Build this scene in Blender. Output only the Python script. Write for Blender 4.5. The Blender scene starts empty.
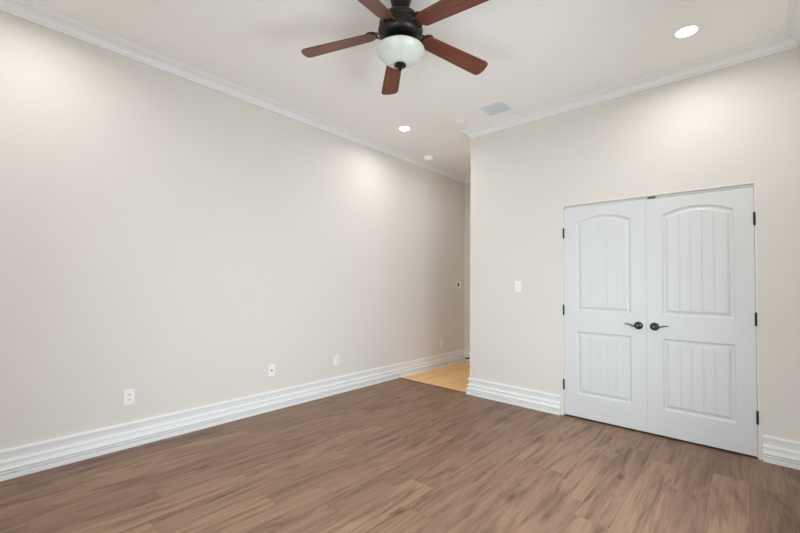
import bpy, bmesh, math, random
from mathutils import Vector, Matrix
random.seed(7)
SC = bpy.context.scene
COL = SC.collection
PI = math.pi

# ------------------------------------------------------------------ camera
CAM_H = 1.26
YAW, PITCH, ROLL, FPX, PPY = -0.7293, 0.0284, 0.0098, 387.28, 273.43
F = Vector((math.sin(YAW)*math.cos(PITCH), math.cos(YAW)*math.cos(PITCH), math.sin(PITCH)))
R = Vector((math.cos(YAW), -math.sin(YAW), 0.0))
U = R.cross(F)
R2 = R*math.cos(ROLL) + U*math.sin(ROLL)
U2 = -R*math.sin(ROLL) + U*math.cos(ROLL)
cd = bpy.data.cameras.new('camera')
cam = bpy.data.objects.new('camera', cd); COL.objects.link(cam)
cam.matrix_world = Matrix(((R2.x, U2.x, -F.x, 0), (R2.y, U2.y, -F.y, 0), (R2.z, U2.z, -F.z, CAM_H), (0, 0, 0, 1)))
cd.sensor_fit = 'HORIZONTAL'; cd.sensor_width = 36.0
cd.lens = FPX/800*36.0
cd.shift_y = (PPY-266.5)/800
cd.clip_start = 0.02; cd.clip_end = 100
SC.camera = cam

# ------------------------------------------------------------------ world, daylight, exposure
W = bpy.data.worlds.new('sky'); SC.world = W; W.use_nodes = True
bg = W.node_tree.nodes['Background']
bg.inputs[0].default_value = (0.72, 0.86, 1.0, 1); bg.inputs[1].default_value = 0.35
SC.view_settings.view_transform = 'Standard'; SC.view_settings.look = 'None'
SC.view_settings.gamma = 1.0; SC.view_settings.use_curve_mapping = False
SC.view_settings.exposure = 0.06
SC.render.film_transparent = False
SC.cycles.use_denoising = True; SC.cycles.use_adaptive_sampling = False
SC.cycles.max_bounces = 12; SC.cycles.diffuse_bounces = 8
SC.cycles.sample_clamp_indirect = 4.0

# room numbers
XL, XR, YB, YD, YE = -3.532, 0.308, -0.35, 3.9185, 5.58
XC = -2.4024                     # outer corner beside the passage
ZC = 3.07
DOOR_X0, DOOR_X1 = -1.3375, 0.0505
DOOR_MID = -0.645

def area(name, loc, direction, sx, sy, energy, color, spread=PI):
    l = bpy.data.lights.new(name, 'AREA'); l.shape = 'RECTANGLE'; l.size = sx; l.size_y = sy
    l.energy = energy; l.color = color; l.spread = spread
    o = bpy.data.objects.new(name, l); COL.objects.link(o)
    o.location = loc; o.rotation_euler = Vector(direction).to_track_quat('-Z', 'Y').to_euler()
    return o
# daylight coming in through the two windows (side wall and back wall)
area('daylight_side', (XR+0.30, 1.80, 1.15), (-1, 0.06, -0.18), 1.5, 1.4, 58, (0.833, 0.926, 1.0), math.radians(150))
area('daylight_back', (-1.05, YB-0.30, 0.90), (0.05, 1, -0.08), 1.7, 1.5, 44, (0.857, 0.972, 1.0), math.radians(150))
CAN_ENERGY = 6.1
CAN_COLOR = (1.0, 0.985, 0.97)

# ------------------------------------------------------------------ materials
def newmat(name):
    m = bpy.data.materials.new(name); m.use_nodes = True
    nt = m.node_tree; b = nt.nodes['Principled BSDF']
    return m, nt, b
def N(nt, t, **kw):
    n = nt.nodes.new(t)
    for k, v in kw.items(): setattr(n, k, v)
    return n
def L(nt, a, b): nt.links.new(a, b)
def math_node(nt, op, a, b=None, c=None):
    n = N(nt, 'ShaderNodeMath', operation=op)
    for i, v in enumerate((a, b, c)):
        if v is None: continue
        if isinstance(v, (int, float)): n.inputs[i].default_value = v
        else: L(nt, v, n.inputs[i])
    return n.outputs[0]
def mix(nt, fac, a, b, mode='MIX'):
    n = N(nt, 'ShaderNodeMix', data_type='RGBA', blend_type=mode)
    if isinstance(fac, (int, float)): n.inputs[0].default_value = fac
    else: L(nt, fac, n.inputs[0])
    for i, v in ((6, a), (7, b)):
        if isinstance(v, tuple): n.inputs[i].default_value = (*v, 1) if len(v) == 3 else v
        else: L(nt, v, n.inputs[i])
    return n.outputs[2]
def srgb(r, g, b):
    f = lambda c: (c/255/12.92) if c/255 <= 0.04045 else ((c/255+0.055)/1.055)**2.4
    return (f(r), f(g), f(b))

def paint(name, col, rough=0.6, noise=0.012, bump=0.0, bscale=90, metallic=0.0):
    m, nt, b = newmat(name)
    tc = N(nt, 'ShaderNodeTexCoord')
    nz = N(nt, 'ShaderNodeTexNoise'); nz.inputs['Scale'].default_value = 3.0; nz.inputs['Detail'].default_value = 3
    L(nt, tc.outputs['Object'], nz.inputs['Vector'])
    lo = tuple(c*(1-noise*2) for c in col); hi = tuple(min(1, c*(1+noise*2)) for c in col)
    L(nt, mix(nt, nz.outputs['Fac'], lo, hi), b.inputs['Base Color'])
    b.inputs['Roughness'].default_value = rough; b.inputs['Metallic'].default_value = metallic
    if bump:
        n2 = N(nt, 'ShaderNodeTexNoise'); n2.inputs['Scale'].default_value = bscale; n2.inputs['Detail'].default_value = 4
        L(nt, tc.outputs['Object'], n2.inputs['Vector'])
        bp = N(nt, 'ShaderNodeBump'); bp.inputs['Strength'].default_value = bump; bp.inputs['Distance'].default_value = 0.004
        L(nt, n2.outputs['Fac'], bp.inputs['Height']); L(nt, bp.outputs['Normal'], b.inputs['Normal'])
    return m

M_WALL = paint('wall_paint', srgb(220, 215.3, 209.8), 0.75, 0.006, 0.10, 38)
M_CEIL = paint('ceiling_paint', srgb(243, 242, 239), 0.85, 0.006, 0.10, 45)
M_TRIM = paint('trim_paint', srgb(232, 233, 233), 0.38, 0.004)
M_JAMB = paint('lining_paint', srgb(226, 223, 219), 0.5, 0.004)
M_DOOR = paint('door_paint', srgb(214, 216, 218), 0.42, 0.004)
M_WHITE = paint('white_enamel', srgb(252, 252, 250), 0.4, 0.002)
M_PLATE = paint('white_plastic', srgb(240, 240, 238), 0.35, 0.003)
M_VENT = paint('vent_enamel', srgb(238, 241, 245), 0.45, 0.004)
M_VOID = paint('dark_slot', srgb(40, 38, 36), 0.8)
M_DARKPL = paint('dark_plastic', srgb(52, 50, 48), 0.5)
M_BRONZE = paint('oiled_bronze', srgb(50, 46, 46), 0.36, 0.10, metallic=0.75)
M_BRASSY = paint('worn_bronze', srgb(84, 72, 62), 0.34, 0.10, metallic=0.85)
M_HINGE = paint('black_hinge', srgb(46, 46, 46), 0.45, 0.05, metallic=0.5)
M_PEWTER = paint('dark_pewter', srgb(76, 74, 76), 0.32, 0.08, metallic=0.85)
M_CONCRETE = paint('ground', srgb(150, 146, 140), 0.9, 0.05)

def planks(name, width, length, cols, dark, knots=True, rough=0.42, seam=0.0016, gscale=1.0, along='Y', var=1.0):
    m, nt, b = newmat(name)
    tc = N(nt, 'ShaderNodeTexCoord'); sp = N(nt, 'ShaderNodeSeparateXYZ'); L(nt, tc.outputs['Object'], sp.inputs[0])
    x, y = (sp.outputs[0], sp.outputs[1]) if along == 'Y' else (sp.outputs[1], sp.outputs[0])
    rx = math_node(nt, 'DIVIDE', x, width); row = math_node(nt, 'FLOOR', rx); fx = math_node(nt, 'FRACT', rx)
    w1 = N(nt, 'ShaderNodeTexWhiteNoise', noise_dimensions='1D'); L(nt, row, w1.inputs['W'])
    ry = math_node(nt, 'ADD', math_node(nt, 'DIVIDE', y, length), math_node(nt, 'MULTIPLY', w1.outputs['Value'], 7.3))
    colm = math_node(nt, 'FLOOR', ry); fy = math_node(nt, 'FRACT', ry)
    cv = N(nt, 'ShaderNodeCombineXYZ'); L(nt, row, cv.inputs[0]); L(nt, colm, cv.inputs[1])
    w2 = N(nt, 'ShaderNodeTexWhiteNoise', noise_dimensions='2D'); L(nt, cv.outputs[0], w2.inputs['Vector'])
    ramp = N(nt, 'ShaderNodeValToRGB')
    el = ramp.color_ramp.elements
    el[0].position = 0; el[0].color = (*cols[0], 1); el[1].position = 1; el[1].color = (*cols[-1], 1)
    for i, c in enumerate(cols[1:-1]):
        e = el.new((i+1)/(len(cols)-1)); e.color = (*c, 1)
    L(nt, w2.outputs['Value'], ramp.inputs['Fac'])
    # grain coordinates: stretched along the plank, shifted plank by plank
    def grain(sx, sy, detail, dist, rgh=0.6):
        g = N(nt, 'ShaderNodeCombineXYZ')
        L(nt, math_node(nt, 'MULTIPLY', x, sx*gscale), g.inputs[0])
        L(nt, math_node(nt, 'MULTIPLY', y, sy*gscale), g.inputs[1])
        L(nt, math_node(nt, 'MULTIPLY', w2.outputs['Value'], 43.0), g.inputs[2])
        t = N(nt, 'ShaderNodeTexNoise'); t.inputs['Scale'].default_value = 1; t.inputs['Detail'].default_value = detail
        t.inputs['Distortion'].default_value = dist; t.inputs['Roughness'].default_value = rgh
        L(nt, g.outputs[0], t.inputs['Vector']); return t.outputs['Fac']
    def remap(v, a, bb):
        r = N(nt, 'ShaderNodeMapRange'); r.inputs[1].default_value = a; r.inputs[2].default_value = bb
        r.clamp = True; L(nt, v, r.inputs[0]); return r.outputs[0]
    g1 = grain(60, 2.0, 5, 0.6); g2 = grain(10, 1.15, 5, 1.8, 0.62); g3 = grain(20, 1.7, 4, 1.0)
    c = mix(nt, math_node(nt, 'MULTIPLY', remap(g1, 0.40, 0.68), 0.30*var), ramp.outputs['Color'], dark)
    c = mix(nt, math_node(nt, 'MULTIPLY', remap(g2, 0.44, 0.68), 0.72*var), c, dark)
    c = mix(nt, math_node(nt, 'MULTIPLY', remap(g3, 0.46, 0.72), 0.38*var), c, tuple(min(1, v*1.45) for v in cols[len(cols)//2]))
    if knots:
        vo = N(nt, 'ShaderNodeTexVoronoi'); vo.inputs['Scale'].default_value = 1
        g = N(nt, 'ShaderNodeCombineXYZ'); L(nt, math_node(nt, 'MULTIPLY', x, 7.0), g.inputs[0]); L(nt, math_node(nt, 'MULTIPLY', y, 2.6), g.inputs[1])
        nw = N(nt, 'ShaderNodeTexNoise'); nw.inputs['Scale'].default_value = 3; L(nt, g.outputs[0], nw.inputs['Vector'])
        ad = N(nt, 'ShaderNodeVectorMath', operation='MULTIPLY_ADD'); L(nt, nw.outputs['Color'], ad.inputs[0]); ad.inputs[1].default_value = (0.35, 0.35, 0); L(nt, g.outputs[0], ad.inputs[2])
        L(nt, ad.outputs[0], vo.inputs['Vector'])
        k = remap(vo.outputs['Distance'], 0.20, 0.04)
        sel = N(nt, 'ShaderNodeSeparateColor'); L(nt, vo.outputs['Color'], sel.inputs[0])
        k = math_node(nt, 'MULTIPLY', k, math_node(nt, 'GREATER_THAN', sel.outputs[0], 0.72))
        c = mix(nt, math_node(nt, 'MULTIPLY', k, 0.6), c, tuple(v*0.55 for v in dark))
    ex = math_node(nt, 'MULTIPLY', math_node(nt, 'MINIMUM', fx, math_node(nt, 'SUBTRACT', 1, fx)), width)
    ey = math_node(nt, 'MULTIPLY', math_node(nt, 'MINIMUM', fy, math_node(nt, 'SUBTRACT', 1, fy)), length)
    e = math_node(nt, 'MINIMUM', ex, ey)
    s = remap(e, seam*1.4, seam*0.4)
    c = mix(nt, math_node(nt, 'MULTIPLY', s, 0.28), c, tuple(v*0.45 for v in dark))
    L(nt, c, b.inputs['Base Color'])
    b.inputs['Roughness'].default_value = rough; b.inputs['Specular IOR Level'].default_value = 0.32
    bp = N(nt, 'ShaderNodeBump'); bp.inputs['Strength'].default_value = 0.12; bp.inputs['Distance'].default_value = 0.002
    hgt = math_node(nt, 'SUBTRACT', math_node(nt, 'MULTIPLY', g1, 0.4), s)
    L(nt, hgt, bp.inputs['Height']); L(nt, bp.outputs['Normal'], b.inputs['Normal'])
    return m
M_FLOOR = planks('vinyl_plank', 0.182, 1.22,
    [srgb(130, 102, 84), srgb(146, 115, 94), srgb(137, 107, 88), srgb(157, 126, 101), srgb(142, 112, 91)], srgb(80, 57, 46))
M_HALL = planks('honey_wood', 0.09, 0.9, [srgb(246, 196, 136), srgb(250, 210, 156), srgb(248, 200, 140)], srgb(214, 150, 86), False, 0.35, 0.0008, var=0.7)

def blade_wood():
    m, nt, b = newmat('blade_veneer')
    tc = N(nt, 'ShaderNodeTexCoord'); mp = N(nt, 'ShaderNodeMapping'); mp.inputs['Scale'].default_value = (2.0, 60, 10)
    L(nt, tc.outputs['Object'], mp.inputs[0])
    nz = N(nt, 'ShaderNodeTexNoise'); nz.inputs['Scale'].default_value = 1.6; nz.inputs['Detail'].default_value = 5; nz.inputs['Distortion'].default_value = 0.5
    L(nt, mp.outputs[0], nz.inputs['Vector'])
    rp = N(nt, 'ShaderNodeValToRGB'); rp.color_ramp.elements[0].position = 0.3; rp.color_ramp.elements[0].color = (*srgb(82, 40, 31), 1)
    rp.color_ramp.elements[1].position = 0.75; rp.color_ramp.elements[1].color = (*srgb(134, 80, 58), 1)
    L(nt, nz.outputs['Fac'], rp.inputs[0]); L(nt, rp.outputs[0], b.inputs['Base Color'])
    b.inputs['Roughness'].default_value = 0.4
    return m
M_BLADE = blade_wood()

def frosted():
    m, nt, b = newmat('alabaster_glass')
    tc = N(nt, 'ShaderNodeTexCoord')
    nz = N(nt, 'ShaderNodeTexNoise'); nz.inputs['Scale'].default_value = 9; nz.inputs['Detail'].default_value = 4; nz.inputs['Distortion'].default_value = 2
    L(nt, tc.outputs['Object'], nz.inputs['Vector'])
    L(nt, mix(nt, nz.outputs['Fac'], srgb(200, 207, 200), srgb(224, 228, 221)), b.inputs['Base Color'])
    b.inputs['Roughness'].default_value = 0.28
    b.inputs['Subsurface Weight'].default_value = 0.35; b.inputs['Subsurface Radius'].default_value = (0.03, 0.03, 0.03)
    return m
M_GLASS = frosted()

def lamp_mat():
    m, nt, b = newmat('lamp_lens')
    b.inputs['Base Color'].default_value = (1, 1, 1, 1)
    b.inputs['Emission Color'].default_value = (1.0, 0.95, 0.88, 1); b.inputs['Emission Strength'].default_value = 6
    return m
M_LAMP = lamp_mat()

def pane_mat():
    m, nt, b = newmat('window_glass')
    out = nt.nodes['Material Output']
    tr = N(nt, 'ShaderNodeBsdfTransparent'); gl = N(nt, 'ShaderNodeBsdfGlossy'); gl.inputs['Roughness'].default_value = 0.02
    ms = N(nt, 'ShaderNodeMixShader'); ms.inputs[0].default_value = 0.06
    L(nt, tr.outputs[0], ms.inputs[1]); L(nt, gl.outputs[0], ms.inputs[2]); L(nt, ms.outputs[0], out.inputs[0])
    return m
M_PANE = pane_mat()

# ------------------------------------------------------------------ mesh helpers
def obj(name, bm, mats, parent=None, smooth=False, loc=None, angle=None):
    me = bpy.data.meshes.new(name)
    bmesh.ops.recalc_face_normals(bm, faces=bm.faces)
    if smooth:
        for f in bm.faces: f.smooth = True
        for e in bm.edges:
            if len(e.link_faces) == 2 and e.calc_face_angle(0) > math.radians(angle or 35): e.smooth = False
    bm.to_mesh(me); bm.free()
    for m in (mats if isinstance(mats, (list, tuple)) else [mats]): me.materials.append(m)
    o = bpy.data.objects.new(name, me); COL.objects.link(o)
    if parent: o.parent = parent
    if loc: o.location = loc
    return o
def tag(o, label=None, cat=None, group=None, kind=None):
    if label: o['label'] = label
    if cat: o['category'] = cat
    if group: o['group'] = group
    if kind: o['kind'] = kind
    return o
def empty(name, loc=(0, 0, 0), rot=(0, 0, 0)):
    o = bpy.data.objects.new(name, None); COL.objects.link(o); o.empty_display_size = 0.1
    o.location = loc; o.rotation_euler = rot; return o
def add_box(bm, x0, x1, y0, y1, z0, z1, bevel=0, mi=0, seg=1):
    t = bmesh.new()
    vs = [t.verts.new(p) for p in ((x0,y0,z0),(x1,y0,z0),(x1,y1,z0),(x0,y1,z0),(x0,y0,z1),(x1,y0,z1),(x1,y1,z1),(x0,y1,z1))]
    for q in ((0,3,2,1),(4,5,6,7),(0,1,5,4),(1,2,6,5),(2,3,7,6),(3,0,4,7)): t.faces.new([vs[i] for i in q])
    if bevel: bmesh.ops.bevel(t, geom=list(t.edges), offset=bevel, segments=seg, affect='EDGES', profile=0.5)
    merge(bm, t, mi)
def merge(bm, t, mi=0, mat=None):
    if mat is not None: bmesh.ops.transform(t, matrix=mat, verts=t.verts)
    mp = {v: bm.verts.new(v.co) for v in t.verts}
    for f in t.faces:
        try: nf = bm.faces.new([mp[v] for v in f.verts])
        except ValueError: continue
        nf.material_index = mi if mi is not None else f.material_index
    t.free()
def add_lathe(bm, prof, seg=32, mi=0, mat=None, close=True):
    t = bmesh.new(); rings = []
    for r, z in prof:
        if r < 1e-5: rings.append([t.verts.new((0, 0, z))])
        else: rings.append([t.verts.new((r*math.cos(2*PI*k/seg), r*math.sin(2*PI*k/seg), z)) for k in range(seg)])
    for a, b in zip(rings, rings[1:]):
        for k in range(seg):
            k2 = (k+1) % seg
            if len(a) == 1 and len(b) == 1: continue
            if len(a) == 1: t.faces.new((a[0], b[k], b[k2]))
            elif len(b) == 1: t.faces.new((a[k], a[k2], b[0]))
            else: t.faces.new((a[k], a[k2], b[k2], b[k]))
    if close:
        for rg in (rings[0], rings[-1]):
            if len(rg) > 2: t.faces.new(rg)
    merge(bm, t, mi, mat)
def add_tube(bm, pts, radii, seg=12, mi=0, flat=1.0):
    pts = [Vector(p) for p in pts]; t = bmesh.new(); rings = []
    for i, p in enumerate(pts):
        d = (pts[min(i+1, len(pts)-1)] - pts[max(i-1, 0)]).normalized()
        up = Vector((0, 0, 1)) if abs(d.z) < 0.9 else Vector((0, 1, 0))
        a = d.cross(up).normalized(); b = a.cross(d).normalized()
        r = radii[i] if isinstance(radii, (list, tuple)) else radii
        rings.append([t.verts.new(p + a*r*math.cos(2*PI*k/seg) + b*r*flat*math.sin(2*PI*k/seg)) for k in range(seg)])
    for a, b in zip(rings, rings[1:]):
        for k in range(seg): t.faces.new((a[k], a[(k+1) % seg], b[(k+1) % seg], b[k]))
    t.faces.new(rings[0]); t.faces.new(rings[-1])
    merge(bm, t, mi)
def boxes(name, lst, m, parent=None, bevel=0):
    bm = bmesh.new()
    for b in lst: add_box(bm, *b, bevel=bevel)
    return obj(name, bm, m, parent)
def structure(o, label, cat): return tag(o, label, cat, kind='structure')

# ------------------------------------------------------------------ room shell
T = 0.12
structure(boxes('floor', [(XL-T, XR+T, YB-T, YD, -0.1, 0.0), (XC, XR+T, YD, YE+T, -0.1, 0.0)], M_FLOOR), 'brown wood-look plank floor of the room', 'floor')
hf = structure(boxes('floor_hall', [(XL-T, XC, YD, YE+T, -0.1, 0.0)], M_HALL), 'honey coloured wood floor of the passage beyond the corner', 'floor')
structure(boxes('ceiling', [(XL-T, XR+T, YB-T, YE+T, ZC, ZC+0.1)], M_CEIL), 'plain off white painted ceiling', 'ceiling')
structure(boxes('wall_left', [(XL-T, XL, YB-T, YE+T, 0, ZC)], M_WALL), 'long blank off white wall on the left', 'wall')
JW = 0.014                                     # painted door lining let into the wall
OX0, OX1, OZ = DOOR_X0-0.002-JW, DOOR_X1+0.002+JW, 2.046+JW
structure(boxes('wall_closet', [(XC, OX0, YD, YD+T, 0, ZC), (OX1, XR, YD, YD+T, 0, ZC), (OX0, OX1, YD, YD+T, OZ, ZC)], M_WALL), 'off white wall around the white double doors', 'wall')
structure(boxes('wall_passage', [(XC, XC+T, YD+T, YE, 0, ZC)], M_WALL), 'passage side of the closet wall hidden behind the corner', 'wall')
structure(boxes('wall_end', [(XL, XR+T, YE, YE+T, 0, ZC)], M_WALL), 'shadowed end wall of the passage seen as a thin strip', 'wall')
SW = (0.95, 2.65, 0.40, 1.90)                  # side window y0 y1 z0 z1
structure(boxes('wall_right', [(XR, XR+T, YB-T, SW[0], 0, ZC), (XR, XR+T, SW[1], YE, 0, ZC), (XR, XR+T, SW[0], SW[1], 0, SW[2]), (XR, XR+T, SW[0], SW[1], SW[3], ZC)], M_WALL), 'right side wall with a window, mostly out of frame', 'wall')
BW = (-1.95, -0.15, 0.10, 1.75)
structure(boxes('wall_back', [(XL, BW[0], YB-T, YB, 0, ZC), (BW[1], XR, YB-T, YB, 0, ZC), (BW[0], BW[1], YB-T, YB, 0, BW[2]), (BW[0], BW[1], YB-T, YB, BW[3], ZC)], M_WALL), 'back wall with a window behind the camera', 'wall')
structure(boxes('ground', [(-20, 20, -20, YB-T-0.01, -0.3, -0.11), (XR+T+0.01, 20, YB-T-0.01, 20, -0.3, -0.11)], M_CONCRETE), 'pale ground outside the windows', 'ground')

def window(name, x0, x1, z0, z1, mat, label):
    w = empty(name); w.matrix_world = mat
    structure(w, label, 'window')
    f = 0.045
    boxes('window_frame', [(x0, x0+f, 0.03, 0.09, z0, z1), (x1-f, x1, 0.03, 0.09, z0, z1), (x0+f, x1-f, 0.03, 0.09, z0, z0+f), (x0+f, x1-f, 0.03, 0.09, z1-f, z1),
        ((x0+x1)/2-0.02, (x0+x1)/2+0.02, 0.03, 0.09, z0+f, z1-f)], M_TRIM, w)
    boxes('window_sill', [(x0-0.03, x1+0.03, -0.03, 0.03, z0-0.025, z0)], M_TRIM, w)
    c = (x0+x1)/2
    for a, b in ((x0+f, c-0.02), (c+0.02, x1-f)):
        boxes('pane', [(a, b, 0.057, 0.063, z0+f, z1-f)], M_PANE, w)
window('window_1', -SW[1], -SW[0], SW[2], SW[3], Matrix.Translation((XR, 0, 0)) @ Matrix.Rotation(-PI/2, 4, 'Z'), 'white framed window in the right side wall')
window('window_2', -BW[1], -BW[0], BW[2], BW[3], Matrix.Translation((0, YB, 0)) @ Matrix.Rotation(PI, 4, 'Z'), 'white framed window in the wall behind the camera')

# ------------------------------------------------------------------ crown and baseboards (mitred runs)
POLY = [(XL, YB), (XR, YB), (XR, YD), (XC, YD), (XC, YE), (XL, YE)]
def inset(i, d):
    n = len(POLY); p0, p1, p2 = (Vector(POLY[(i-1) % n]), Vector(POLY[i]), Vector(POLY[(i+1) % n]))
    e1 = (p1-p0).normalized(); e2 = (p2-p1).normalized()
    n1 = Vector((-e1.y, e1.x)); n2 = Vector((-e2.y, e2.x))
    return p1 + (n1+n2)*d
def run(name, i, prof, m, label, cat, start=None, end=None):
    n = len(POLY); bm = bmesh.new(); a = []; b = []
    p0 = Vector(POLY[i]); e = (Vector(POLY[(i+1) % n])-p0).normalized(); nn = Vector((-e.y, e.x))
    for d, z in prof:
        q0 = inset(i, d) if start is None else p0 + e*start + nn*d
        q1 = inset((i+1) % n, d) if end is None else p0 + e*end + nn*d
        a.append(bm.verts.new((q0.x, q0.y, z))); b.append(bm.verts.new((q1.x, q1.y, z)))
    k = len(prof)
    for j in range(k):
        bm.faces.new((a[j], a[(j+1) % k], b[(j+1) % k], b[j]))
    bm.faces.new(a); bm.faces.new(b)
    return structure(obj(name, bm, m), label, cat)
CROWN = [(0, -0.087), (0.012, -0.087), (0.015, -0.083), (0.015, -0.075), (0.011, -0.071), (0.011, -0.067), (0.018, -0.062), (0.025, -0.048), (0.036, -0.035), (0.049, -0.027), (0.057, -0.025), (0.057, -0.019), (0.068, -0.017), (0.070, -0.012), (0.080, -0.011), (0.083, -0.007), (0.083, 0), (0, 0)]
CROWN = [(d, ZC+z) for d, z in CROWN]
BASE = [(0, 0.187), (0.010, 0.187), (0.016, 0.184), (0.018, 0.178), (0.018, 0.169), (0.017, 0.164), (0.010, 0.161), (0.0095, 0.156), (0.0085, 0.146), (0.006, 0.134), (0.004, 0.124), (0.005, 0.119), (0.014, 0.115), (0.023, 0.112), (0.0245, 0.106), (0.022, 0.102),
        (0.011, 0.1005), (0.012, 0.093), (0.015, 0.082), (0.020, 0.073), (0.026, 0.068), (0.0275, 0.062), (0.026, 0.059), (0.011, 0.0575), (0.011, 0.052), (0.025, 0.049), (0.029, 0.046), (0.028, 0.040), (0.012, 0.0385), (0.012, 0.033), (0.029, 0.030), (0.030, 0.026), (0.030, 0.0), (0, 0)]
cl = ['crown moulding along the wall behind the camera', 'crown moulding on the right side wall at the top right corner', 'white crown moulding above the double doors', 'crown moulding turning back into the passage', 'crown moulding across the end of the passage', 'white crown moulding along the top of the long left wall']
bl = ['white baseboard along the wall behind the camera', 'white baseboard along the right side wall', None, 'white baseboard turning the corner into the passage', 'white baseboard across the end of the passage', 'tall white stepped baseboard along the long left wall']
for i in range(6):
    run('trim_%d' % (i+1), i, CROWN, M_TRIM, cl[i], 'crown moulding')
names = ['back', 'right', None, 'passage', 'end', 'left']
for i in range(6):
    if bl[i]: run('baseboard_'+names[i], i, BASE, M_TRIM, bl[i], 'baseboard')
run('baseboard_door_right', 2, BASE, M_TRIM, 'short white baseboard piece right of the double doors', 'baseboard', end=XR-0.0800)
run('baseboard_door_left', 2, BASE, M_TRIM, 'white baseboard between the passage corner and the double doors', 'baseboard', start=XR+1.3720)
structure(boxes('trim_7', [(XL+0.031, XC-0.031, YD-0.012, YD+0.018, 0.0, 0.006)], M_FLOOR, None, 0.002), 'thin brown floor strip where plank floor meets honey wood', 'threshold')

# ------------------------------------------------------------------ closet doors
bm = bmesh.new()
d0 = YD-0.0015
add_box(bm, OX0, OX0+JW, d0, YD+T, 0, OZ, 0.0015)
add_box(bm, OX1-JW, OX1, d0, YD+T, 0, OZ, 0.0015)
add_box(bm, OX0+JW, OX1-JW, d0, YD+T, OZ-JW, OZ, 0.0015)
add_box(bm, OX0+JW, OX0+JW+0.012, YD+0.045, YD+0.09, 0, OZ-JW)
add_box(bm, OX1-JW-0.012, OX1-JW, YD+0.045, YD+0.09, 0, OZ-JW)
add_box(bm, OX0+JW+0.012, OX1-JW-0.012, YD+0.045, YD+0.09, OZ-JW-0.05, OZ-JW)
add_box(bm, OX0+JW, OX1-JW, YD+0.036, YD+0.045, OZ-JW-0.026, OZ-JW)
structure(obj('trim_8', bm, M_JAMB), 'narrow white lining around the double doors', 'door frame')

DT = 0.035
def arch_z(x, hw, zs, rise): return zs + rise*(1-(x/hw)**2)
def panel_bm(hw, z0, zs, rise):
    rings = [(0, 0), (0.003, 0.0035), (0.010, 0.0095), (0.018, 0.0110), (0.024, 0.0105), (0.040, 0.0030), (0.046, 0.0020)]
    NX = 24; bm = bmesh.new(); prev = None
    for d, y in rings:
        w = hw-d; pts = []
        for k in range(NX+1): pts.append((-w+2*w*k/NX, z0+d))
        for k in range(NX+1):
            x = w-2*w*k/NX; pts.append((x, arch_z(x*hw/w, hw, zs, rise)-d))
        cur = [bm.verts.new((x, y, z)) for x, z in pts]
        if prev:
            for k in range(len(cur)):
                k2 = (k+1) % len(cur); bm.faces.new((prev[k], prev[k2], cur[k2], cur[k]))
        prev = cur
    d, y = rings[-1]; w = hw-d; xs = [(-w, 0)]
    n = 5
    for j in range(1, n):
        xg = -w+2*w*j/n
        xs += [(xg-0.0060, 0), (xg-0.0020, 0.0030), (xg+0.0020, 0.0030), (xg+0.0060, 0)]
    xs.append((w, 0))
    fine = []
    for (xa, ya), (xb, yb) in zip(xs, xs[1:]):
        s = 5 if xb-xa > 0.02 else 1
        for q in range(s): fine.append((xa+(xb-xa)*q/s, ya+(yb-ya)*q/s))
    fine.append(xs[-1])
    va = [bm.verts.new((x, y+g, z0+d)) for x, g in fine]
    vb = [bm.verts.new((x, y+g, arch_z(x*hw/w, hw, zs, rise)-d)) for x, g in fine]
    for k in range(len(fine)-1): bm.faces.new((va[k], va[k+1], vb[k+1], vb[k]))
    return bm
def slab_bm(w, zb, zt, ops):
    """door body with the panel openings left free in its face; ops = (hw, z0, zs, rise), cx"""
    bm = bmesh.new(); h = w/2
    def quad(*p): bm.faces.new([bm.verts.new(q) for q in p])
    hw = ops[0][0]
    quad((-h, 0, zb), (-hw, 0, zb), (-hw, 0, zt), (-h, 0, zt)); quad((hw, 0, zb), (h, 0, zb), (h, 0, zt), (hw, 0, zt))
    (h1, a0, a1, _), (h2, b0, b1, rise) = ops
    quad((-hw, 0, zb), (hw, 0, zb), (hw, 0, a0), (-hw, 0, a0)); quad((-hw, 0, a1), (hw, 0, a1), (hw, 0, b0), (-hw, 0, b0))
    n = 24
    for k in range(n):
        x0 = -hw+2*hw*k/n; x1 = -hw+2*hw*(k+1)/n
        quad((x0, 0, arch_z(x0, hw, b1, rise)), (x1, 0, arch_z(x1, hw, b1, rise)), (x1, 0, zt), (x0, 0, zt))
    quad((-h, DT, zb), (h, DT, zb), (h, DT, zt), (-h, DT, zt))
    quad((-h, 0, zb), (-h, DT, zb), (-h, DT, zt), (-h, 0, zt)); quad((h, 0, zb), (h, DT, zb), (h, DT, zt), (h, 0, zt))
    quad((-h, 0, zb), (h, 0, zb), (h, DT, zb), (-h, DT, zb)); quad((-h, 0, zt), (h, 0, zt), (h, DT, zt), (-h, DT, zt))
    bmesh.ops.remove_doubles(bm, verts=bm.verts, dist=1e-5)
    return bm
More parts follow.
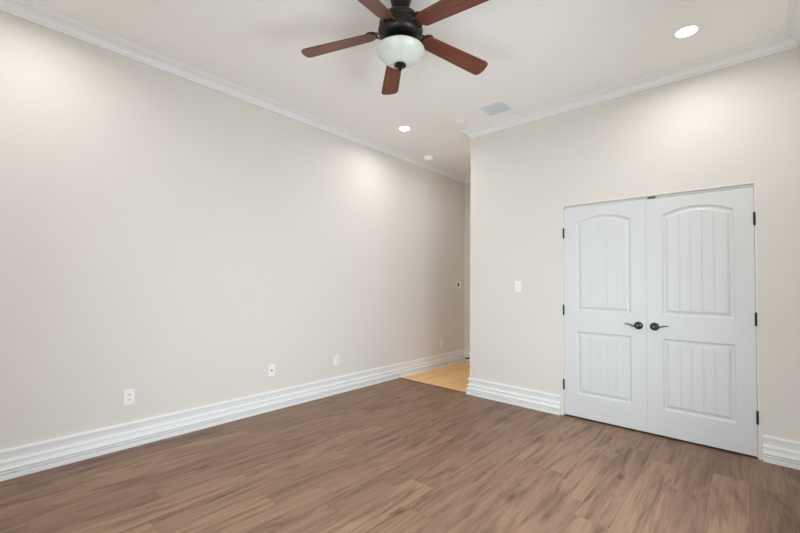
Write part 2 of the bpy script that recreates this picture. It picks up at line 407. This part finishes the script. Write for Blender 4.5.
def handle(parent, x, z, sgn):
    """rosette and wave lever; sgn = direction in which the lever points"""
    rot = Matrix.Translation((x, 0, z)) @ Matrix.Rotation(PI/2, 4, 'X')
    bm = bmesh.new()
    add_lathe(bm, [(0.034, 0), (0.034, 0.003), (0.031, 0.007), (0.024, 0.009), (0.022, 0.012), (0.016, 0.014), (0.012, 0.016), (0.011, 0.040), (0.0125, 0.044), (0.0125, 0.054), (0.009, 0.058), (0, 0.059)], 28, 0, rot)
    hd = obj('handle', bm, M_PEWTER, parent, True); tag(hd, 'dark pewter door handle')
    bm = bmesh.new()
    pts = []; rad = []
    for k in range(15):
        t = k/14
        pts.append((x+sgn*(0.004+0.098*t), -0.050+0.010*math.sin(PI*t*0.9), z-0.004*math.sin(2*PI*t*0.95+0.3)-0.004*(1-t)+0.010*t))
        rad.append(0.0098*(1-0.55*t) if t < 0.97 else 0.0025)
    add_tube(bm, pts, rad, 10, 0, 0.75)
    obj('lever', bm, M_PEWTER, hd, True)
def closet_door(name, x0, x1, zt, hx, label):
    w = x1-x0; d = empty(name, ((x0+x1)/2, YD+0.003, 0))
    tag(d, label, 'door', 'white double closet doors', 'structure')
    hw = w/2-0.1155
    low = (hw, 0.230, 0.826, 0.0); up = (hw, 1.022, 1.870, 0.057)
    obj('door_slab', slab_bm(w, 0.016, zt, (low, up)), M_DOOR, d)
    obj('arched_panel', panel_bm(*up), M_DOOR, d)
    obj('square_panel', panel_bm(*low), M_DOOR, d)
    sg = 1 if hx > 0 else -1                    # hinge side
    for z in (0.303, 1.027, 1.779):
        bm = bmesh.new()
        x = sg*(w/2+0.0015)
        add_lathe(bm, [(0.0001, -0.052), (0.004, -0.051), (0.0045, -0.047), (0.0072, -0.046), (0.0072, -0.016), (0.0064, -0.0155), (0.0064, -0.0145), (0.0072, -0.014), (0.0072, 0.014), (0.0064, 0.0145), (0.0064, 0.0155), (0.0072, 0.016), (0.0072, 0.046), (0.0045, 0.047), (0.004, 0.051), (0.0001, 0.052)], 14, 0, Matrix.Translation((x, -0.007, z)))
        add_box(bm, x-0.0012, x+0.0012, -0.004, 0.028, z-0.046, z+0.046)
        tag(obj('hinge', bm, M_HINGE, d, True), 'black butt hinge')
    handle(d, -sg*(w/2-0.059), 0.922, sg)
    return d
closet_door('door_1', DOOR_X0, DOOR_MID-0.0006, 2.023, -1, 'left leaf of the white arched-panel double doors, nearer the light switch')
closet_door('door_2', DOOR_MID+0.0006, DOOR_X1, 2.018, 1, 'right leaf of the white arched-panel double doors, nearer the photo edge')
boxes_l = structure(boxes('trim_9', [(DOOR_MID+0.014, DOOR_MID+0.072, YD+0.008, YD+0.016, 2.026, 2.037)], M_PEWTER, None, 0.002), 'small dark latch strike above the door meeting line', 'latch')

# ------------------------------------------------------------------ ceiling fan
FX, FY = -1.6117, 1.7852
fan = empty('ceiling_fan', (FX, FY, ZC))
tag(fan, 'dark bronze ceiling fan with five brown wood blades and white glass bowl light', 'ceiling fan')
def lathe_obj(name, prof, m, seg=48, parent=fan, angle=35, close=True):
    bm = bmesh.new(); add_lathe(bm, [(r, z-ZC) for r, z in prof], seg, close=close); return obj(name, bm, m, parent, True, angle=angle)
lathe_obj('canopy', [(0.0, 3.0698), (0.064, 3.0698), (0.066, 3.064), (0.064, 3.052), (0.060, 3.035), (0.055, 3.018), (0.050, 3.006), (0.047, 3.002), (0.038, 3.002), (0.034, 3.012), (0, 3.015)], M_BRONZE)
lathe_obj('downrod', [(0.0, 3.02), (0.022, 3.02), (0.030, 3.010), (0.030, 3.000), (0.018, 2.988), (0.018, 2.966), (0.0, 2.966)], M_DARKPL, 24)
lathe_obj('motor_housing', [(0.0, 2.982), (0.040, 2.982), (0.056, 2.976), (0.085, 2.966), (0.106, 2.950), (0.120, 2.930), (0.126, 2.915), (0.133, 2.912), (0.135, 2.904), (0.131, 2.899), (0.134, 2.880), (0.140, 2.874), (0.142, 2.862), (0.140, 2.848), (0.134, 2.832), (0.124, 2.818), (0.104, 2.806), (0.070, 2.800), (0.0, 2.800)], M_BRONZE)
lathe_obj('light_fitter', [(0.0, 2.799), (0.066, 2.799), (0.070, 2.792), (0.070, 2.768), (0.080, 2.760), (0.104, 2.755), (0.114, 2.748), (0.116, 2.738), (0.0, 2.738)], M_BRONZE)
lathe_obj('glass_bowl', [(0.112, 2.742), (0.142, 2.741), (0.152, 2.737), (0.154, 2.731), (0.150, 2.724), (0.143, 2.714), (0.134, 2.702), (0.122, 2.690), (0.105, 2.676), (0.084, 2.664), (0.058, 2.654), (0.030, 2.648), (0.0, 2.646),
    (0.0, 2.650), (0.029, 2.652), (0.056, 2.658), (0.081, 2.668), (0.102, 2.680), (0.118, 2.693), (0.130, 2.706), (0.139, 2.718), (0.146, 2.728), (0.148, 2.732), (0.140, 2.735), (0.112, 2.736)], M_GLASS, close=False)
lathe_obj('finial', [(0.0, 2.648), (0.030, 2.648), (0.038, 2.643), (0.038, 2.637), (0.030, 2.632), (0.018, 2.629), (0.012, 2.625), (0.013, 2.618), (0.010, 2.610), (0.004, 2.606), (0, 2.605)], M_BRONZE, 28)
def blade_outline():
    pts = []
    r0, r1 = 0.158, 0.654
    w0, w1 = 0.054, 0.068
    for k in range(9):                         # round root end
        a = PI/2 + PI*k/8; pts.append((r0+0.040+0.040*math.cos(a), w0*math.sin(a)))
    for k in range(6):
        a = -PI/2 + (PI/2)*k/5; pts.append((r1-0.032+0.032*math.cos(a), -(w1-0.032)+0.032*math.sin(a)))
    pts.append((r1+0.006, 0))
    for k in range(6):
        a = (PI/2)*k/5; pts.append((r1-0.032+0.032*math.cos(a), (w1-0.032)+0.032*math.sin(a)))
    return pts
def prism(pts, z0, z1, bevel=0.0015):
    t = bmesh.new()
    f = t.faces.new([t.verts.new((x, y, z0)) for x, y in pts])
    g = bmesh.ops.extrude_face_region(t, geom=[f])
    for v in [e for e in g['geom'] if isinstance(e, bmesh.types.BMVert)]: v.co.z = z1
    if bevel:
        es = [e for e in t.edges if abs(e.verts[0].co.z-e.verts[1].co.z) < 1e-6]
        bmesh.ops.bevel(t, geom=es, offset=bevel, segments=1, affect='EDGES')
    return t
Z_ROOT, DROOP = 2.8403, math.atan2(0.062, 0.44)
PHASE = 3.6904
bt = prism(blade_outline(), -0.003, 0.003)
bm0 = bmesh.new(); merge(bm0, bt)
blade_proto = None
def bracket_bm():
    bm = bmesh.new()
    # plate above the root of the blade, rounded and a little wider than the wood end
    pl = []
    for k in range(13):
        a = PI/2 + PI*k/12; pl.append((0.196+0.050*math.cos(a), 0.060*math.sin(a)))
    pl += [(0.215, -0.050), (0.232, -0.024), (0.262, -0.016), (0.272, 0.0), (0.262, 0.016), (0.232, 0.024), (0.215, 0.050)]
    merge(bm, prism(pl, 0.0035, 0.0085))
    # two curved arms from the motor to the plate
    for s in (1, -1):
        pts = [(0.085, s*0.012, -0.004), (0.105, s*0.020, -0.012), (0.125, s*0.034, -0.010), (0.145, s*0.036, -0.002), (0.165, s*0.026, 0.006)]
        add_tube(bm, pts, [0.008, 0.0075, 0.007, 0.007, 0.006], 8)
    return bm
PITCHB = math.radians(11)
br0 = None
for k in range(5):
    a = PHASE - k*math.radians(72)
    mt = Matrix.Translation((0, 0, Z_ROOT-ZC)) @ Matrix.Rotation(a, 4, 'Z') @ Matrix.Translation((0.2, 0, 0)) @ Matrix.Rotation(DROOP, 4, 'Y') @ Matrix.Translation((-0.2, 0, 0)) @ Matrix.Rotation(-PITCHB, 4, 'X')
    if k == 0:
        b = obj('blade', bm0, M_BLADE, fan); r = obj('blade_bracket', bracket_bm(), M_BRASSY, fan, True)
        blade_proto, br0 = b, r
    else:
        b = blade_proto.copy(); COL.objects.link(b); b.parent = fan
        r = br0.copy(); COL.objects.link(r); r.parent = fan
    b.matrix_local = mt; r.matrix_local = mt

# ------------------------------------------------------------------ ceiling fixtures
def can(x, y, label, power=1.0):
    c = empty('recessed_light', (x, y, ZC)); tag(c, label, 'ceiling light', 'recessed ceiling lights')
    bm = bmesh.new(); add_lathe(bm, [(0.062, 0.0), (0.088, 0.0), (0.089, -0.003), (0.084, -0.006), (0.066, -0.006), (0.062, -0.003), (0.062, 0.0)], 40, close=False); obj('trim_ring', bm, M_PLATE, c, True)
    bm = bmesh.new(); add_lathe(bm, [(0.0, -0.001), (0.063, -0.001), (0.0632, -0.003), (0.0, -0.0045)], 40); obj('lens', bm, M_LAMP, c, True)
    l = bpy.data.lights.new('can_lamp', 'AREA'); l.shape = 'DISK'; l.size = 0.12; l.energy = CAN_ENERGY*power; l.color = CAN_COLOR; l.spread = math.radians(160)
    o = bpy.data.objects.new('can_lamp', l); COL.objects.link(o); o.parent = c; o.location = (0, 0, -0.010)
    return c
can(-0.2937, 3.3470, 'lit round recessed ceiling light above the double doors')
can(-2.9363, 3.3390, 'lit round recessed ceiling light near the left wall, below the fan blades in the photo')
can(-0.2937, 0.2300, 'lit round recessed ceiling light overhead behind the camera on the right')
can(-2.9363, 0.2300, 'lit round recessed ceiling light overhead near the left wall, out of frame')

can(-2.6000, 4.5000, 'added round recessed ceiling light brightening the passage, unseen behind the wall corner', 0.50)  # added lamp that lifts the dim passage; no fixture is seen there

sm = empty('smoke_detector', (-3.342, 4.312, ZC)); tag(sm, 'white round smoke detector on the ceiling by the passage', 'smoke detector')
bm = bmesh.new(); add_lathe(bm, [(0, 0), (0.066, 0), (0.067, -0.006), (0.062, -0.010), (0.0, -0.010)], 32); obj('base_plate', bm, M_WHITE, sm, True)
bm = bmesh.new(); add_lathe(bm, [(0, -0.010), (0.058, -0.010), (0.060, -0.040), (0.054, -0.050), (0.038, -0.055), (0, -0.056)], 32); obj('sensor_cover', bm, M_WHITE, sm, True)

sp = empty('sprinkler_cover', (-2.3344, 3.5814, ZC)); tag(sp, 'small white round sprinkler cover plate on the ceiling beside the vent', 'sprinkler')
bm = bmesh.new(); add_lathe(bm, [(0, 0), (0.030, 0), (0.030, -0.004), (0, -0.004)], 28); obj('collar', bm, M_WHITE, sp, True)
bm = bmesh.new(); add_lathe(bm, [(0, -0.0042), (0.046, -0.0042), (0.047, -0.010), (0.040, -0.016), (0, -0.018)], 28); obj('cover_plate', bm, M_WHITE, sp, True)

vx, vy, vs = -1.892, 3.557, 0.147
vt = empty('ceiling_vent', (vx, vy, ZC)); tag(vt, 'square white louvered air vent in the ceiling near the crown moulding', 'air vent')
bm = bmesh.new(); t = 0.026
for b in ((-vs, vs, -vs, -vs+t), (-vs, vs, vs-t, vs), (-vs, -vs+t, -vs+t, vs-t), (vs-t, vs, -vs+t, vs-t)):
    add_box(bm, b[0], b[1], b[2], b[3], -0.008, 0.0, 0.002)
obj('vent_frame', bm, M_PLATE, vt)
bm = bmesh.new()
for k in range(13):
    y = -vs+t+0.006+k*(2*(vs-t)-0.012)/12
    tt = bmesh.new(); tb = bmesh.new(); add_box(tb, -vs+t, vs-t, -0.0078, 0.0078, -0.0006, 0.0006)
    merge(bm, tb, 0, Matrix.Translation((0, y, -0.0065)) @ Matrix.Rotation(math.radians(9), 4, 'X')); tt.free()
obj('louvers', bm, M_VENT, vt)
boxes('duct_backing', [(-vs+t, vs-t, -vs+t, vs-t, -0.0030, -0.0004)], M_VENT, vt)

# ------------------------------------------------------------------ wall plates. Local frame: +x right, +z up, -y out of the wall
LEFTROT = (0, 0, PI/2)       # -y (outward) points to +X of the room
def plate(root, w=0.072, h=0.116, m=None):
    bm = bmesh.new(); add_box(bm, -w/2, w/2, -0.006, 0.0, -h/2, h/2, 0.0025, 0, 2); return obj('cover_plate', bm, m or M_PLATE, root)
def screw(root, x, z):
    bm = bmesh.new(); add_lathe(bm, [(0, 0), (0.003, 0), (0.0026, 0.001), (0, 0.0014)], 10, 0, Matrix.Translation((x, -0.006, z)) @ Matrix.Rotation(PI/2, 4, 'X')); obj('screw', bm, M_PLATE, root)
def outlet(loc, rot, label, group=None):
    o = empty('wall_outlet', loc, rot); tag(o, label, 'outlet', group); plate(o); screw(o, 0, 0)
    for z in (0.020, -0.020):
        bm = bmesh.new(); add_box(bm, -0.0165, 0.0165, -0.0085, -0.0055, z-0.0145, z+0.0145, 0.002)
        for (a, b, c, d) in ((-0.0078, -0.0052, -0.002, 0.007), (0.0052, 0.0078, -0.003, 0.008), (-0.002, 0.002, -0.010, -0.006)):
            add_box(bm, a, b, -0.0089, -0.0080, z+c, z+d, 0, 1)
        obj('receptacle', bm, [M_PLATE, M_VOID], o)
    return o
outlet((XL, 0.854, 0.378), LEFTROT, 'white duplex outlet low on the left wall, nearest the camera', 'outlets on the left wall')
jk = empty('cable_jack', (XL, 2.047, 0.393), LEFTROT); tag(jk, 'white cable jack plate with one dark socket, second plate along the left wall', 'cable jack')
plate(jk); screw(jk, 0, 0.042); screw(jk, 0, -0.042)
bm = bmesh.new(); add_lathe(bm, [(0, 0), (0.0075, 0), (0.0075, 0.003), (0.0048, 0.003), (0.0048, 0.010), (0, 0.010)], 12, 0, Matrix.Translation((0, -0.006, 0)) @ Matrix.Rotation(PI/2, 4, 'X')); obj('coax_socket', bm, M_DARKPL, jk)
outlet((XL, 2.861, 0.380), LEFTROT, 'white duplex outlet low on the left wall, third plate along from the camera', 'outlets on the left wall')
outlet((XL, 4.925, 0.358), LEFTROT, 'small white outlet low on the passage wall beyond the wood floor edge', 'outlets on the left wall')

def rocker(root, x, m=None, lbl=None):
    bm = bmesh.new(); add_box(bm, x-0.0168, x+0.0168, -0.0075, -0.0055, -0.0335, 0.0335, 0.001)
    t = bmesh.new(); add_box(t, -0.0145, 0.0145, -0.0035, 0.001, -0.031, 0.031, 0.0012); merge(bm, t, 0, Matrix.Translation((x, -0.0078, 0)) @ Matrix.Rotation(math.radians(5), 4, 'X'))
    o = obj('rocker', bm, m or M_PLATE, root)
    if lbl: tag(o, lbl)
sw = empty('light_switch', (-1.8125, YD, 1.249)); tag(sw, 'white rocker light switch on the wall left of the double doors', 'light switch')
plate(sw, 0.075, 0.118); rocker(sw, 0)
s2 = empty('light_switch', (XL, 5.415, 1.260), LEFTROT); tag(s2, 'white two-gang switch plate high on the passage wall above the outlet', 'light switch')
plate(s2, 0.150, 0.118); rocker(s2, -0.030, M_DARKPL, 'dark rocker'); rocker(s2, 0.030)

ds = empty('door_stop', (-3.432, YE-0.026, 0.058)); tag(ds, 'small dark door stop on the baseboard at the passage end', 'door stop')
rx = Matrix.Rotation(PI/2, 4, 'X')
bm = bmesh.new(); add_lathe(bm, [(0, 0), (0.018, 0), (0.018, 0.003), (0.010, 0.006), (0.007, 0.010), (0.007, 0.062), (0, 0.062)], 16, 0, rx); obj('stem', bm, M_BRONZE, ds, True)
bm = bmesh.new(); add_lathe(bm, [(0, 0.060), (0.013, 0.060), (0.015, 0.064), (0.015, 0.078), (0.011, 0.083), (0, 0.084)], 16, 0, rx); tag(obj('rubber_tip', bm, M_DARKPL, ds, True), 'black rubber tip')
